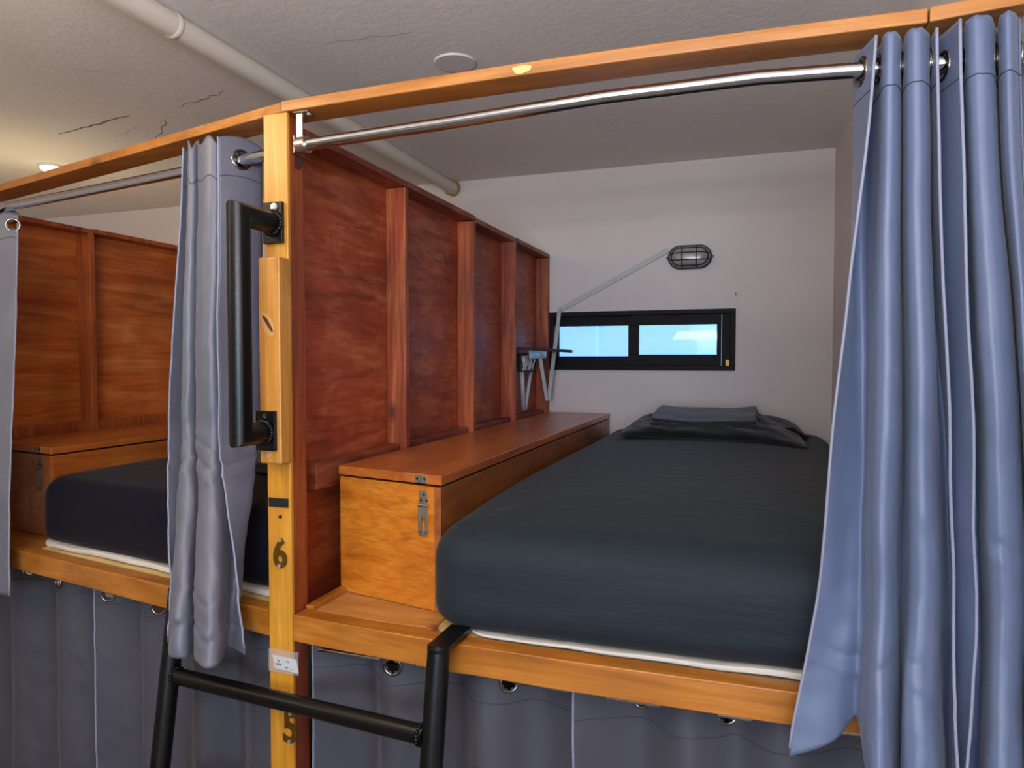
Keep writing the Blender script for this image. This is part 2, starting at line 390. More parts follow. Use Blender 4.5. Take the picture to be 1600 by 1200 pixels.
sl = MB().box(-1.121, -1.034, 1.4150, 1.4155, .905, .962).build('clear_sleeve', M['sleeve'], po)

p2_ = thing('bunk_post', 'upright wooden post behind the curtain at the far left end of the navy bunk', 'post', (-2.768, 1.74, 0))
MB().box(-2.802, -2.736, 1.705, 1.717, 0, 2.258).build('front_board', M['post'], p2_, bevel=.003)
MB().box(-2.800, -2.737, 1.717, 1.776, 0, 2.256).build('post_body', M['postside'], p2_, bevel=.003)
# beams on top (three lengths)
def beam(x0, x1, fy, z0, z1, label, n=8, zf=None):
    pts = [(x0+(x1-x0)*i/n, fy(x0+(x1-x0)*i/n)) for i in range(n+1)]
    mb = MB().strip(pts, .088, z0, z1)
    if zf: mb.v = [(x, y, z+zf(x)) for x, y, z in mb.v]
    o = mb.build('top_beam', M['beam'], bevel=.003)
    return tag(o, label, 'beam', 'lengths of the top beam')
beam(-2.81, -1.076, ybl, 2.2605, 2.2855, 'orange wooden top beam left of the numbered post, over the navy bed')
def ybr(x): return 1.404 + .02*((x+.35)/.7)**2 if x > -1.05 else 1.404+.02
bm_ = beam(-1.074, .282, ybr, 2.2605, 2.2865, 'long varnished wooden top beam from the numbered post to the joint above the open curtains', 14)
blob((-.462, 1.4035, 2.272), (0, -1, 0), .022, .0085, M['filler'], 'filler_patch', bm_, 0, False, 3)
beam(.284, .44, lambda x: 1.418, 2.2605, 2.287, 'short end length of wooden top beam over the curtains by the right wall', 4, lambda x: (x-.284)*.06)

# curtain rods
rr = thing('curtain_rod', 'polished steel curtain rod across the front of the charcoal bed', 'curtain rod', (-1.02, 1.452, ZRR), 'upper curtain rods')
MB().tube([(-1.03, 1.452, 2.186), (-.65, 1.452, 2.198), (-.3, 1.452, 2.212), (.0, 1.452, 2.213), (.2, 1.452, 2.203), (.455, 1.452, 2.19)], .0142, 28).build('rod', M['chrome'], rr, smooth=True, auto=50)
bk = MB(); bk.tube([(-1.045, 1.452, 2.186), (-1.018, 1.452, 2.187)], .021, 24).box(-1.050, -1.045, 1.435, 1.469, 2.165, 2.207)
bk.box(-1.040, -1.022, 1.436, 1.441, 2.20, 2.257).box(-1.044, -1.004, 1.430, 1.462, 2.2565, 2.2602)
bko = bk.build('bracket', M['bracket'], rr, bevel=.0015)
MB().disc((-1.033, 1.45, 2.256), (0, 0, -1), .005, .003, 14).disc((-1.01, 1.445, 2.256), (0, 0, -1), .005, .003, 14).sub('screw', M['screw'], bko)
rl = thing('curtain_rod', 'steel curtain rod over the navy bed left of the numbered post', 'curtain rod', (-1.9, yrl(-1.9), ZR), 'upper curtain rods')
MB().tube([(-1.126, yrl(-1.126), 2.185), (-2.732, yrl(-2.732), 2.203)], .0142, 28).build('rod', M['chrome'], rl, smooth=True, auto=50)
MB().tube([(-1.126, yrl(-1.126), 2.185), (-1.155, yrl(-1.155), 2.185)], .019, 24).box(-1.14, -1.126, 1.46, 1.49, 2.2, 2.258).build('bracket', M['bracket'], rl, bevel=.0015)

# ------------------------------------------------------------------ partitions
def partition(label, xf, rec, y0, studs, yend, mp, ms, mbd, ztop, zbot, gap=.008):
    t = thing('bunk_partition', label, 'partition', (xf-rec, (y0+yend)/2, .0), 'wooden partitions beside the bunks')
    MB().box(xf-rec-.012, xf-rec, y0, yend, zbot, ztop-.004).build('plywood', mp, t)
    st = .026
    ys = list(studs)
    for y in ys: MB().box(xf-rec+.0005, xf, y-st, y, zbot, ztop-.021).build('stud', ms, t, bevel=.002)
    edges = [y0]+[y for y in ys[:-1]]+[yend]
    for i in range(len(edges)-1):
        dz = random.uniform(-.004, .004)
        MB().box(xf-rec+.0005, xf+.001, edges[i]+.003, edges[i+1]-.003, ztop-.02+dz, ztop+dz).build('top_board', mbd, t, bevel=.002)
    MB().box(xf-rec+.0005, xf-.022, y0+.07, ys[-1]-st-.002, 1.328, 1.40).build('bottom_rail', mbd, t, bevel=.002)
    return t
partition('red stained partition with upright studs behind the numbered post, beside the charcoal bed', -1.055, .07, 1.49, [2.044, 2.62, 3.13, 3.69], 3.695, M['ply'], M['stud'], M['board'], 2.24, .99)
partition('warm orange-lit partition with upright studs on the far left, beside the navy bed', -2.735, .075, 1.785, [1.82, 2.33, 2.90, 3.42, 3.69], 3.695, M['litply'], M['litstud'], M['litstud'], 2.24, .99)

# ------------------------------------------------------------------ platforms
pr_ = thing('bunk_platform', 'varnished wooden bunk platform with front rail under the charcoal mattress', 'bunk platform', (-.3, 2.5, .985), 'upper bunk platforms')
def yr(x):
    pts = [(-1.056, 1.420), (-.9, 1.408), (-.63, 1.392), (-.37, 1.385), (.07, 1.39), (.25, 1.402), (.47, 1.420)]
    for (a, b), (c, d) in zip(pts, pts[1:]):
        if x <= c: return b+(d-b)*(x-a)/(c-a)
    return pts[-1][1]
xs = [-1.0525+1.515*i/24 for i in range(25)]
MB().strip([(x, yr(x)) for x in xs], .05, .985, 1.05).build('front_rail', M['rail'], pr_, bevel=.003)
MB().box(-1.052, -.70, 1.47, 1.66, 1.02, 1.044).build('deck_board', M['deck'], pr_, bevel=.002)
MB().box(-.6985, .36, 1.47, 1.66, 1.02, 1.043).build('deck_board', M['rawply'], pr_, bevel=.002)
MB().box(-1.052, .36, 1.661, 3.695, 1.02, 1.043).build('deck_board', M['rawply'], pr_, bevel=.002)
MB().box(-1.052, -1.030, 1.472, 1.625, 1.0445, 1.058).build('side_trim', M['rail'], pr_, bevel=.002)
MB().box(-.705, -.685, 1.44, 1.469, 1.0505, 1.054).build('side_trim', M['board'], pr_, bevel=.001)
pl_ = thing('bunk_platform', 'wooden bunk platform with front rail under the navy mattress', 'bunk platform', (-2.0, 2.6, .985), 'upper bunk platforms')
xs = [-2.733+1.609*i/12 for i in range(13)]
MB().strip([(x, yl(x)) for x in xs], .05, .982, 1.047).build('front_rail', M['rail'], pl_, bevel=.003)
def slab(x0, x1, o0, o1, z0, z1):
    f = yl
    return MB().hexa([(x0, f(x0)+o0, z0), (x1, f(x1)+o0, z0), (x1, f(x1)+o1, z0), (x0, f(x0)+o1, z0), (x0, f(x0)+o0, z1), (x1, f(x1)+o0, z1), (x1, f(x1)+o1, z1), (x0, f(x0)+o1, z1)])
slab(-2.73, -2.245, .051, .35, 1.018, 1.041).build('deck_board', M['rail'], pl_, bevel=.002)
slab(-2.243, -1.126, .051, .35, 1.018, 1.041).build('deck_board', M['rawply'], pl_, bevel=.002)
slab(-2.73, -1.14, .352, 1.72, 1.018, 1.041).build('deck_board', M['rawply'], pl_, bevel=.002)

# ------------------------------------------------------------------ storage chests
def chest(label, x0, x1, yA, yB, yback, z0, zt, mats, hx):
    lidm, frontm, sidem = mats
    t = thing('storage_chest', label, 'storage chest', ((x0+x1)/2, (yA+yback)/2, z0), 'lidded chests beside the mattresses')
    f = lambda x: yA+(yB-yA)*(x-x0)/(x1-x0)
    zl = zt-.030; w = .02
    MB().hexa([(x0, f(x0)+.006, z0), (x1-w, f(x1-w)+.006, z0), (x1-w, f(x1-w)+.022, z0), (x0, f(x0)+.022, z0), (x0, f(x0)+.006, zl), (x1-w, f(x1-w)+.006, zl), (x1-w, f(x1-w)+.022, zl), (x0, f(x0)+.022, zl)]).build('front_panel', frontm, t, bevel=.0015)
    MB().hexa([(x1-w+.0005, f(x1-w)+.004, z0), (x1, f(x1)+.004, z0), (x1, yback, z0), (x1-w+.0005, yback, z0), (x1-w+.0005, f(x1-w)+.004, zl), (x1, f(x1)+.004, zl), (x1, yback, zl), (x1-w+.0005, yback, zl)]).build('side_panel', sidem, t, bevel=.0015)
    MB().box(x0, x0+.015, yA+.03, yback, z0, zl).build('side_panel', sidem, t)
    MB().hexa([(x0, f(x0), zl+.006), (x1+.004, f(x1), zl+.006), (x1+.004, yback, zl+.006), (x0, yback, zl+.006), (x0, f(x0), zt), (x1+.004, f(x1), zt), (x1+.004, yback, zt), (x0, yback, zt)]).build('lid', lidm, t, bevel=.002)
    yf = f(hx)
    st = MB().box(hx-.022, hx+.012, yf-.0025, yf-.0003, zl+.008, zt-.002)
    st.torus((hx-.005, yf-.004, zl+.016), (1, 0, 0), .006, .0022, 14, 6)
    so = st.build('staple_plate', M['hasp'], t, bevel=.0008)
    MB().disc((hx-.014, yf-.0026, zl+.019), (0, -1, 0), .0035, .001, 12).disc((hx+.006, yf-.0026, zl+.019), (0, -1, 0), .0035, .001, 12).sub('screw', M['screwhole'], so)
    yf2 = f(hx)+.006; zz = zl-.012
    hp = MB().box(hx-.012, hx+.014, yf2-.0022, yf2-.0003, zz-.034, zz)
    hp.tube([(hx-.014, yf2-.005, zz-.036), (hx+.016, yf2-.005, zz-.036)], .004, 12)
    # strap with a slot
    a, b, top, bot = hx-.013, hx+.013, zz-.040, zz-.112
    hp.box(a, a+.008, yf2-.007, yf2-.0035, bot+.006, top).box(b-.008, b, yf2-.007, yf2-.0035, bot+.006, top)
    hp.box(a+.008, b-.008, yf2-.007, yf2-.0035, bot+.045, top).box(a+.002, b-.002, yf2-.007, yf2-.0035, bot, bot+.012)
    ho = hp.build('hasp', M['hasp'], t, bevel=.001)
    MB().disc((hx+.001, yf2-.0023, zz-.009), (0, -1, 0), .0035, .001, 12).disc((hx-.007, yf2-.0023, zz-.024), (0, -1, 0), .0035, .001, 12).disc((hx+.009, yf2-.0023, zz-.024), (0, -1, 0), .0035, .001, 12).sub('screw', M['screwhole'], ho)
    return t
chest('amber wooden storage chest with hasp and flat lid left of the charcoal mattress', -1.053, -.722, 1.625, 1.556, 3.69, 1.0455, 1.386, (M['lid'], M['chest'], M['chestside']), -.774)
chest('wooden storage chest with hasp between the orange partition and the navy mattress', -2.733, -2.325, 1.86, 1.79, 3.69, 1.0435, 1.362, (M['lid'], M['chestside'], M['lid']), -2.40)

# ------------------------------------------------------------------ mattresses and bedding
def rrect(hx, hy, r, nside, ncor):
    r = max(.0005, min(r, hx, hy)); pts = []
    for k, (cx, cy, a0) in enumerate([(hx-r, -(hy-r), -90), (hx-r, hy-r, 0), (-(hx-r), hy-r, 90), (-(hx-r), -(hy-r), 180)]):
        for i in range(ncor+1):
            an = R(a0+90*i/ncor); pts.append((cx+r*math.cos(an), cy+r*math.sin(an)))
        nx = [(hx, hy-r), (-(hx-r), hy), (-hx, -(hy-r)), (hx-r, -hy)][k]
        p = pts[-1]
        for i in range(1, nside): pts.append((p[0]+(nx[0]-p[0])*i/nside, p[1]+(nx[1]-p[1])*i/nside))
    return pts
def cushion(x0, x1, y0, y1, z0, z1, rc, rb, rt, crown, deform=None, nside=36, ncor=10, ntop=16, tuck=None):
    cx, cy, hx, hy = (x0+x1)/2, (y0+y1)/2, (x1-x0)/2, (y1-y0)/2
    prof = []
    for i in range(5):
        an = R(-90+90*i/4); prof.append((rb*(1-math.cos(an)), z0+rb+rb*math.sin(an)))
    for i in range(1, 6): prof.append((0, z0+rb+(z1-rt-z0-rb)*i/6))
    for i in range(9):
        an = R(90*i/8); prof.append((rt*(1-math.cos(an)), z1-rt+rt*math.sin(an)))
    mn = min(hx, hy)
    for i in range(1, ntop+1):
        t = i/ntop; prof.append((rt+(mn-rt-.01)*t, z1+crown*(1-(1-t)**2.2)))
    vs = []; fs = []; n = None
    for ins, z in prof:
        ring = rrect(hx-ins, hy-ins, max(rc-ins*.6, .004), nside, ncor)
        n = len(ring)
        for (x, y) in ring: vs.append((cx+x, cy+y, z))
    for i in range(len(prof)-1):
        for j in range(n):
            a = i*n+j; b = i*n+(j+1) % n
            fs.append((a, b, b+n, a+n))
    fs += [tuple(range(n))[::-1], tuple(range((len(prof)-1)*n, len(prof)*n))]
    mb = MB()
    if deform: vs = [deform(Vector(v)) for v in vs]
    mb.add(vs, fs); return mb

def dm(v):
    p = v.copy()
    w = noise.noise(Vector((v.x*1.3, v.y*.9, v.z*9)))*.006 + noise.noise(Vector((v.x*2.5+5, v.y*2, v.z*22)))*.0025
    if v.y < 1.75: p.y -= w*1.4
    p.z += noise.noise(Vector((v.x*2.2, v.y*1.4, 3)))*.006*(1 if v.z > 1.2 else .4)
    # the cover lifts a little at the front right
    if v.z < 1.12 and v.y < 1.6: p.z += max(0, (v.x+.45))*.012
    if v.y < 2.2 and v.z > 1.15: p.z -= .03*((2.2-v.y)/.75)**2*max(0, (v.z-1.15)/.18)
    return p
mt = thing('mattress', 'thick mattress under a charcoal fitted sheet on the right bunk', 'mattress', (-.18, 2.55, 1.05), 'mattresses on the upper bunks')
cushion(-.716, .352, 1.438, 3.675, 1.052, 1.318, .10, .05, .105, .022, dm, nside=60).build('fitted_sheet', M['sheet'], mt, smooth=True)
def dpr(v):
    p = v.copy(); p.z += .004*noise.noise(v*9); p.y += .006*noise.noise(Vector((v.x*4, 1, 2)))
    if v.y < 1.6: p.z += max(0, (v.x+.45))*.012*(1 if v.z > 1.05 else 0)
    return p
cushion(-.62, .34, 1.452, 3.66, 1.0455, 1.0525, .06, .003, .003, 0, dpr, nside=40, ntop=2).build('protector', M['protector'], mt, smooth=True)

ml = thing('mattress', 'thick mattress under a navy fitted sheet on the left bunk', 'mattress', (-1.72, 2.6, 1.05), 'mattresses on the upper bunks')
def skew(v):
    p = v.copy(); k = max(0., 1-(v.y-1.5)/2.2); p.y += .17*(-1.12-v.x)*k
    p.z += noise.noise(Vector((v.x*2.2, v.y*1.4, 7)))*.005
    if v.y < 1.75: p.y += noise.noise(Vector((v.x*1.5, 1, v.z*10)))*.006
    return p
cushion(-2.300, -1.15, 1.515, 3.66, 1.060, 1.275, .07, .03, .07, .02, skew, nside=50).build('fitted_sheet', M['navy'], ml, smooth=True)
def skew2(v):
    p = skew(v); p.z = v.z+.004*noise.noise(v*9) + (.008*noise.noise(Vector((v.x*5, 0, 4))) if v.z > 1.06 else 0); p.y += .010*noise.noise(Vector((v.x*6, 3, v.z*30))); return p
cushion(-2.285, -1.16, 1.510, 3.65, 1.0435, 1.0605, .06, .007, .008, 0, skew2, nside=70, ntop=2).build('protector', M['protector'], ml, smooth=True)

def pillow(cx, cy, z0, hx, hy, H, seed, rot=0):
    mb = MB(); N = 44; vs = []; fs = []
    for side in (0, 1):
        for j in range(N+1):
            for i in range(N+1):
                u = -1+2*i/N; v = -1+2*j/N
                pu = u*(1-.07*(1-u*u)*0 - .06*v*v*(1-abs(u))); pv = v*(1-.08*u*u*(1-abs(v)))
                h = ((1-u**4)*(1-v**4))**.55
                nz = noise.noise(Vector((u*2.4+seed, v*2.8, .3)))*.26 + noise.noise(Vector((u*6, v*7+seed, 1.3)))*.2 + (abs(noise.noise(Vector((u*3+v*2.2+seed, v*4, 4))))-.25)*.55
                z = z0+.012 + (H*h*(1+nz*.6)+.022*v*h if side else -.010*h)
                ex = .02*noise.noise(Vector((u*3+seed, v*3, 9)))
                x = pu*hx*(1+ex); y = pv*hy*(1+ex)
                c, s = math.cos(rot), math.sin(rot)
                vs.append((cx+x*c-y*s, cy+x*s+y*c, z))
    n = (N+1)**2
    for j in range(N):
        for i in range(N):
            a = j*(N+1)+i
            fs.append((a+N+1, a+N+2, a+1, a)); fs.append((n+a, n+a+1, n+a+N+2, n+a+N+1))
    mb.add(vs, fs)
    return mb
bp_ = thing('pillow', 'crumpled black pillow at the window end of the charcoal bed', 'pillow', (-.17, 3.28, 1.34))
pm = pillow(-.185, 3.27, 1.335, .365, .315, .070, 2.3, R(-2))
def pulled(v):
    x, y, z = v
    if x > .02:
        k = (x-.02)/.17; y += -.05*k*max(0, 1-abs(y-3.2)/.4); x += .035*k*k; z -= .02*k
    return (x, y, max(z, 1.330))
pm.v = [pulled(v) for v in pm.v]
pm.build('pillowcase', M['black'], bp_, smooth=True)
ear = MB().tube([(.12, 3.20, 1.357), (.16, 3.18, 1.362), (.185, 3.17, 1.352), (.205, 3.155, 1.344), (.222, 3.16, 1.349)], [.03, .024, .016, .013, .005], 12)
ear.build('pillowcase_end', M['black'], bp_, smooth=True)
def dfold(v):
    p = v.copy(); u = (v.x+.2)/.22; t = (v.y-3.225)/.17
    p.z += .008 + .019*t - .010*(1-u*u) + .006*noise.noise(v*8) + (.012 if False else 0)
    p.y += .012*noise.noise(Vector((v.x*6, 2, 5))) - .02*(1-u*u)*(1 if t < 0 else .4)
    p.x += .012*noise.noise(Vector((2, v.y*9, 5)))
    return p
fo = MB()
for k in range(2):
    q = cushion(-.425+.004*k, .018-.006*k, 3.05+.004*k, 3.40, 1.400+.0165*k, 1.4155+.0165*k, .02, .006, .006, .001, dfold, nside=26, ncor=5, ntop=6)
    fo.add(q.v, q.f)
fc = fo.build('folded_sheet', M['foldcloth'], smooth=True)
tag(fc, 'dark slate folded bed sheet lying on top of the black pillow', 'sheet')
# folded blanket on the navy bed
def dbl(v):
    p = v.copy(); p.z += .006*noise.noise(v*7); p.y += .18*(-1.5-v.x)+.012*noise.noise(Vector((v.x*5, 2, 1))); return p
bk_ = MB()
for k in range(2):
    q = cushion(-1.93+.006*k, -1.30-.004*k, 1.88, 2.15, 1.302+.016*k, 1.318+.018*k, .02, .007, .007, .003, dbl, nside=26, ncor=5, ntop=6)
    bk_.add(q.v, q.f)
tag(bk_.build('folded_blanket', M['navyfold'], smooth=True), 'dark navy folded blanket lying on the navy mattress', 'blanket')

# ------------------------------------------------------------------ curtains
def catmull(P, n):
    P = [Vector(p) for p in P]; P = [P[0]*2-P[1]]+P+[P[-1]*2-P[-2]]; out = []
    m = len(P)-3
    for k in range(n+1):
        t = k/n*m; i = min(int(t), m-1); f = t-i
        a, b, c, d = P[i:i+4]
        out.append(.5*((2*b)+(c-a)*f+(2*a-5*b+4*c-d)*f*f+(3*b-a-3*c+d)*f**3))
    return out
def curtain(label, levels, ztop, zrod, roddir, ns=200, nz=150, material=None, group=None, bottom=None, eyes=True, seed=1, wr=1.0, name='curtain', topvar=.01, hole=True, face_rings=None, creases=(), seam=.095):
    """levels: list of (z, [(x,d)...]); roddir(x) gives the rod's y; d is towards the room"""
    cols = [(z, catmull(p, ns)) for z, p in levels]
    zb = levels[-1][0]
    def prof(z):
        if z >= cols[0][0]: return cols[0][1]
        for (za, A), (zc, B) in zip(cols, cols[1:]):
            if z >= zc:
                t = (za-z)/(za-zc); t = t*t*(3-2*t)*.5+t*.5
                return [a.lerp(b, t) for a, b in zip(A, B)]
        return cols[-1][1]
    P = [[None]*(ns+1) for _ in range(nz+1)]
    for j in range(nz+1):
        tz = j/nz
        for i in range(ns+1):
            pass
    grid = []
    for j in range(nz+1):
        f = j/nz; z0 = ztop+(zb-ztop)*f
        pr = prof(z0); row = []
        for i, q in enumerate(pr):
            zz = z0 + topvar*(1-f)**6*math.sin(i*.21+seed) + (bottom(i/ns)*f**3 if bottom else 0)
            amp = wr*(.3+.9*f)
            d = q.y + amp*.005*noise.noise(Vector((q.x*14+seed, q.y*14, zz*5))) + amp*.0025*noise.noise(Vector((q.x*20+seed, q.y*30, zz*22)))
            d += sum(ca*math.exp(-((zz-cz-.012*math.sin(q.x*40+cz*9))/.007)**2) for cz, ca in creases)
            x = q.x + amp*.005*noise.noise(Vector((q.x*14+seed+9, q.y*14, zz*4)))
            row.append(Vector((x, roddir(q.x)-d, zz)))
        grid.append(row)
    vs = [v for r in grid for v in r]
    # eyelets where the cloth passes the rod
    zr = zrod; pr = prof(zr); crosses = []
    if eyes:
        for i in range(ns):
            if pr[i].y*pr[i+1].y <= 0 and (pr[i].y != pr[i+1].y): crosses.append(i)
    centres = []
    jr = min(range(nz+1), key=lambda j: abs(ztop+(zb-ztop)*j/nz - zr))
    for i in crosses:
        f = -pr[i].y/(pr[i+1].y-pr[i].y)
        c = grid[jr][i].lerp(grid[jr][i+1], f); c.z = zr
        tg = (grid[jr][min(ns, i+3)]-grid[jr][max(0, i-3)]); tg.z = 0; tg.normalize()
        centres.append((c, Vector((-tg.y, tg.x, 0)), .0235))
    for (x, z) in face_rings or []:
        i = min(range(ns+1), key=lambda k: abs(grid[0][k].x-x)); j = min(range(nz+1), key=lambda j: abs(grid[j][i].z-z))
        c = grid[j][i].copy(); c.z = z
        tg = (grid[j][min(ns, i+3)]-grid[j][max(0, i-3)]); tg.z = 0; tg.normalize()
        centres.append((c, Vector((-tg.y, tg.x, 0)), .021))
    fs = []
    for j in range(nz):
        for i in range(ns):
            a = j*(ns+1)+i
            m_ = (vs[a]+vs[a+ns+2])*.5
            if hole and any((m_-c).length < r-.0045 for c, n_, r in centres): continue
            fs.append((a, a+1, a+ns+2, a+ns+1))
    bx = sum(v.x for v in vs)/len(vs); by = sum(v.y for v in vs)/len(vs)
    t = thing(name, label, 'curtain', (bx, by, zb), group)
    mb = MB(); mb.add(vs, fs)
    o = mb.build('cloth', material, t, smooth=True)
    sd = o.modifiers.new('thick', 'SOLIDIFY'); sd.thickness = .0022; sd.offset = 0
    for i in (0, ns):
        k = 1 if i == 0 else -1
        MB().tube([grid[j][i] for j in range(0, nz+1, 3)], .0028, 8).build('hem', M['hem'], t, smooth=True)
    js = max(1, round(seam/((ztop-zb)/nz)))
    MB().tube([grid[js][i] for i in range(0, ns+1)], .0018, 6).build('seam', M['seam'], t, smooth=True)
    for c, n_, r in centres:
        MB().torus(c, n_, r, .0042, 28, 8).build('eyelet', M['eyelet'], t, smooth=True)
    return t

rodR = lambda x: 1.452
def prof(rod, yref, *items):
    """plan profile; widths are as seen from the aisle at distance yref, moved to each point's own depth"""
    out = []
    def put(x, d): out.append((x*(rod(x)-d)/yref(x), d))
    for it in items:
        if len(it) == 2: put(*it)
        else:
            x0, x1, df = it; w = x1-x0
            for k, e in ((0, .05), (.10, .018), (.32, .003), (.5, 0), (.68, .003), (.90, .018), (1, .05)): put(x0+w*k, df-e)
    return out
A_ref = lambda x: 1.475+.2*(-1.07-x)-.055
kA = (yrl, A_ref)
A_top = prof(*kA, (-1.40, .04), (-1.398, -.03), (-1.385, -.05), (-1.377, -.01), (-1.374, -.008), (-1.372, -.01), (-1.368, .0), (-1.370, -.04), (-1.381, -.045), (-1.378, -.03), (-1.356, -.04)) if False else [
    (-1.447, .04), (-1.437, -.045), (-1.424, -.05), (-1.421, .02), (-1.417, .046), (-1.405, .054), (-1.394, .046), (-1.390, .02), (-1.388, -.01), (-1.385, .02), (-1.378, .048), (-1.345, .058), (-1.315, .048), (-1.306, .02), (-1.305, -.04), (-1.275, -.06), (-1.236, -.05), (-1.292, .055)]
A_mid = [(-1.515, .05), (-1.49, -.02), (-1.458, -.03), (-1.452, .03), (-1.447, .062), (-1.428, .075), (-1.408, .062), (-1.402, .03), (-1.396, -.03), (-1.390, .03), (-1.384, .064), (-1.345, .075), (-1.312, .062), (-1.304, .03), (-1.302, -.03), (-1.27, -.04), (-1.243, -.03), (-1.293, .065)]
A_bot = prof(yrl, lambda x: yrl(x)-.03, (-1.525, .16), (-1.523, .15), (-1.520, .15), (-1.517, .165), (-1.511, .185), (-1.475, .21), (-1.440, .195), (-1.425, .17), (-1.420, .15), (-1.414, .17), (-1.405, .19), (-1.36, .21), (-1.318, .19), (-1.305, .15), (-1.302, .12), (-1.285, .10), (-1.262, .10), (-1.235, .12))
curtain('grey curtain gathered at the left side of the numbered post, behind the black grab rail', [(2.24, A_top), (1.5, A_mid), (.955, A_bot)], 2.235, 2.187, yrl, 300, 170, M['curtain2'], 'upper curtains', seed=3, wr=1.7, creases=[(1.455, -.004), (1.405, -.006), (1.375, .003), (1.10, -.004), (1.02, -.006)])
B_top = [(-2.71, -.05), (-2.64, .05), (-2.58, -.045), (-2.55, .04), (-2.53, .05), (-2.455, -.035)]
B_bot = [(-2.66, .15), (-2.60, .20), (-2.55, .15), (-2.44, .18), (-2.34, .185), (-2.215, .15)]
curtain('grey curtain hanging at the far left edge of the navy bunk', [(2.24, B_top), (.925, B_bot)], 2.185, 2.165, yrl, 200, 120, M['curtain2'], 'upper curtains', seed=5, eyes=False, face_rings=[(-2.46, 2.14)])
r14 = lambda x: 1.40
C1_top = [(.198, .055), (.176, -.05), (.203, -.06)] + prof(rodR, r14, (.206, .236, .058), (.2385, -.055), (.241, .279, .060)) + [(.279, -.045), (.290, -.05), (.292, .05)]
C1_mid = prof(rodR, r14, (.120, .09), (.174, .05), (.192, .045), (.200, .246, .125), (.2535, .05), (.260, .312, .125), (.322, .05), (.334, .05), (.336, .10))
C1_bot = prof(rodR, r14, (.074, .12), (.150, .11), (.184, .085), (.198, .248, .21), (.2555, .08), (.264, .323, .21), (.331, .08), (.342, .08), (.348, .18))
fl = lambda u: .03+.75*u if u < .1 else max(0., .105-1.05*(u-.1))
curtain('blue-grey curtain drawn aside, its left edge flaring over the charcoal mattress', [(2.25, C1_top), (1.28, C1_mid), (.93, C1_bot)], 2.242, 2.200, rodR, 300, 170, M['curtain'], 'upper curtains', seed=11, wr=1.5, topvar=.001, bottom=fl, creases=[(1.15, -.004), (1.12, .003)])
C2_top = [(.326, .055), (.303, -.05), (.328, -.06)] + prof(rodR, r14, (.331, .376, .058), (.379, -.05), (.382, .410, .058)) + [(.413, -.03), (.420, .03), (.424, -.03)]
C2_mid = prof(rodR, r14, (.368, .10), (.336, .05), (.374, .045), (.382, .440, .125), (.4435, .045), (.447, .462, .12), (.464, .06), (.466, .08), (.468, .05))
C2_bot = prof(rodR, r14, (.360, .18), (.345, .085), (.378, .08), (.388, .445, .21), (.4485, .09), (.452, .474, .19), (.478, .10), (.482, .12), (.486, .09))
curtain('blue-grey curtain bunched against the right wall at the frame edge', [(2.25, C2_top), (1.28, C2_mid), (.90, C2_bot)], 2.25, 2.193, rodR, 280, 150, M['curtain'], 'upper curtains', seed=17, wr=1.4, creases=[(1.36, -.005), (1.33, .003)], topvar=.001)

def wavy(x0, x1, lam, amp, seed, tight=None):
    rnd = random.Random(seed); pts = []; x = x0; s = 1
    while x < x1:
        pts.append((x, s*amp*rnd.uniform(.6, 1.15))); x += lam*rnd.uniform(.36, .62); s = -s
    pts.append((x1, s*amp*.5)); return pts
def low(label, x0, x1, ry, zt, seed, rings, lam=.15, amp=.044, zb=.08):
    top = wavy(x0, x1, lam, amp*.7, seed); bot = [(x, d*1.35) for x, d in top]
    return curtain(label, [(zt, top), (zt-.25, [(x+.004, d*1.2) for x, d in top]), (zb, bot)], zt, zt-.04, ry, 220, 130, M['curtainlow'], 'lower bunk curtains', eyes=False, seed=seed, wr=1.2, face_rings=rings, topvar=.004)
yll = lambda x: yl(x)+.098
ylr = lambda x: yr(x)+.100
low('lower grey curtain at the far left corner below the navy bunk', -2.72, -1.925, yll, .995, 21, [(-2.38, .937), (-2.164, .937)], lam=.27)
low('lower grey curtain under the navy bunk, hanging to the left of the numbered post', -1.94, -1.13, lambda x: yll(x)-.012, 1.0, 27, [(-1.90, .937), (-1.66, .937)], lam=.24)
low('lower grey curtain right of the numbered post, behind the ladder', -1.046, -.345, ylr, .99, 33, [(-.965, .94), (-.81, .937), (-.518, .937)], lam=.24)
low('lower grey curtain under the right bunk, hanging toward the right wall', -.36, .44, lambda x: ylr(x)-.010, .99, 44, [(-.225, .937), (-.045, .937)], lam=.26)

# rods of the lower curtains
t = tag(MB().tube([(-1.05, 1.487+.015, .937), (-.6, 1.50, .937), (-.3, 1.492, .937), (.1, 1.495, .937), (.455, 1.525, .937)], .008, 16).build('curtain_rod', M['chrome'], smooth=True, auto=40), 'thin steel rod under the right bunk rail carrying the lower curtains', 'curtain rod', 'lower curtain rods')
t = tag(MB().tube([(-1.13, yll(-1.13), .937), (-2.73, yll(-2.73), .937)], .008, 16).build('curtain_rod', M['chrome'], smooth=True, auto=40), 'thin steel rod under the left bunk rail carrying the lower curtains', 'curtain rod', 'lower curtain rods')

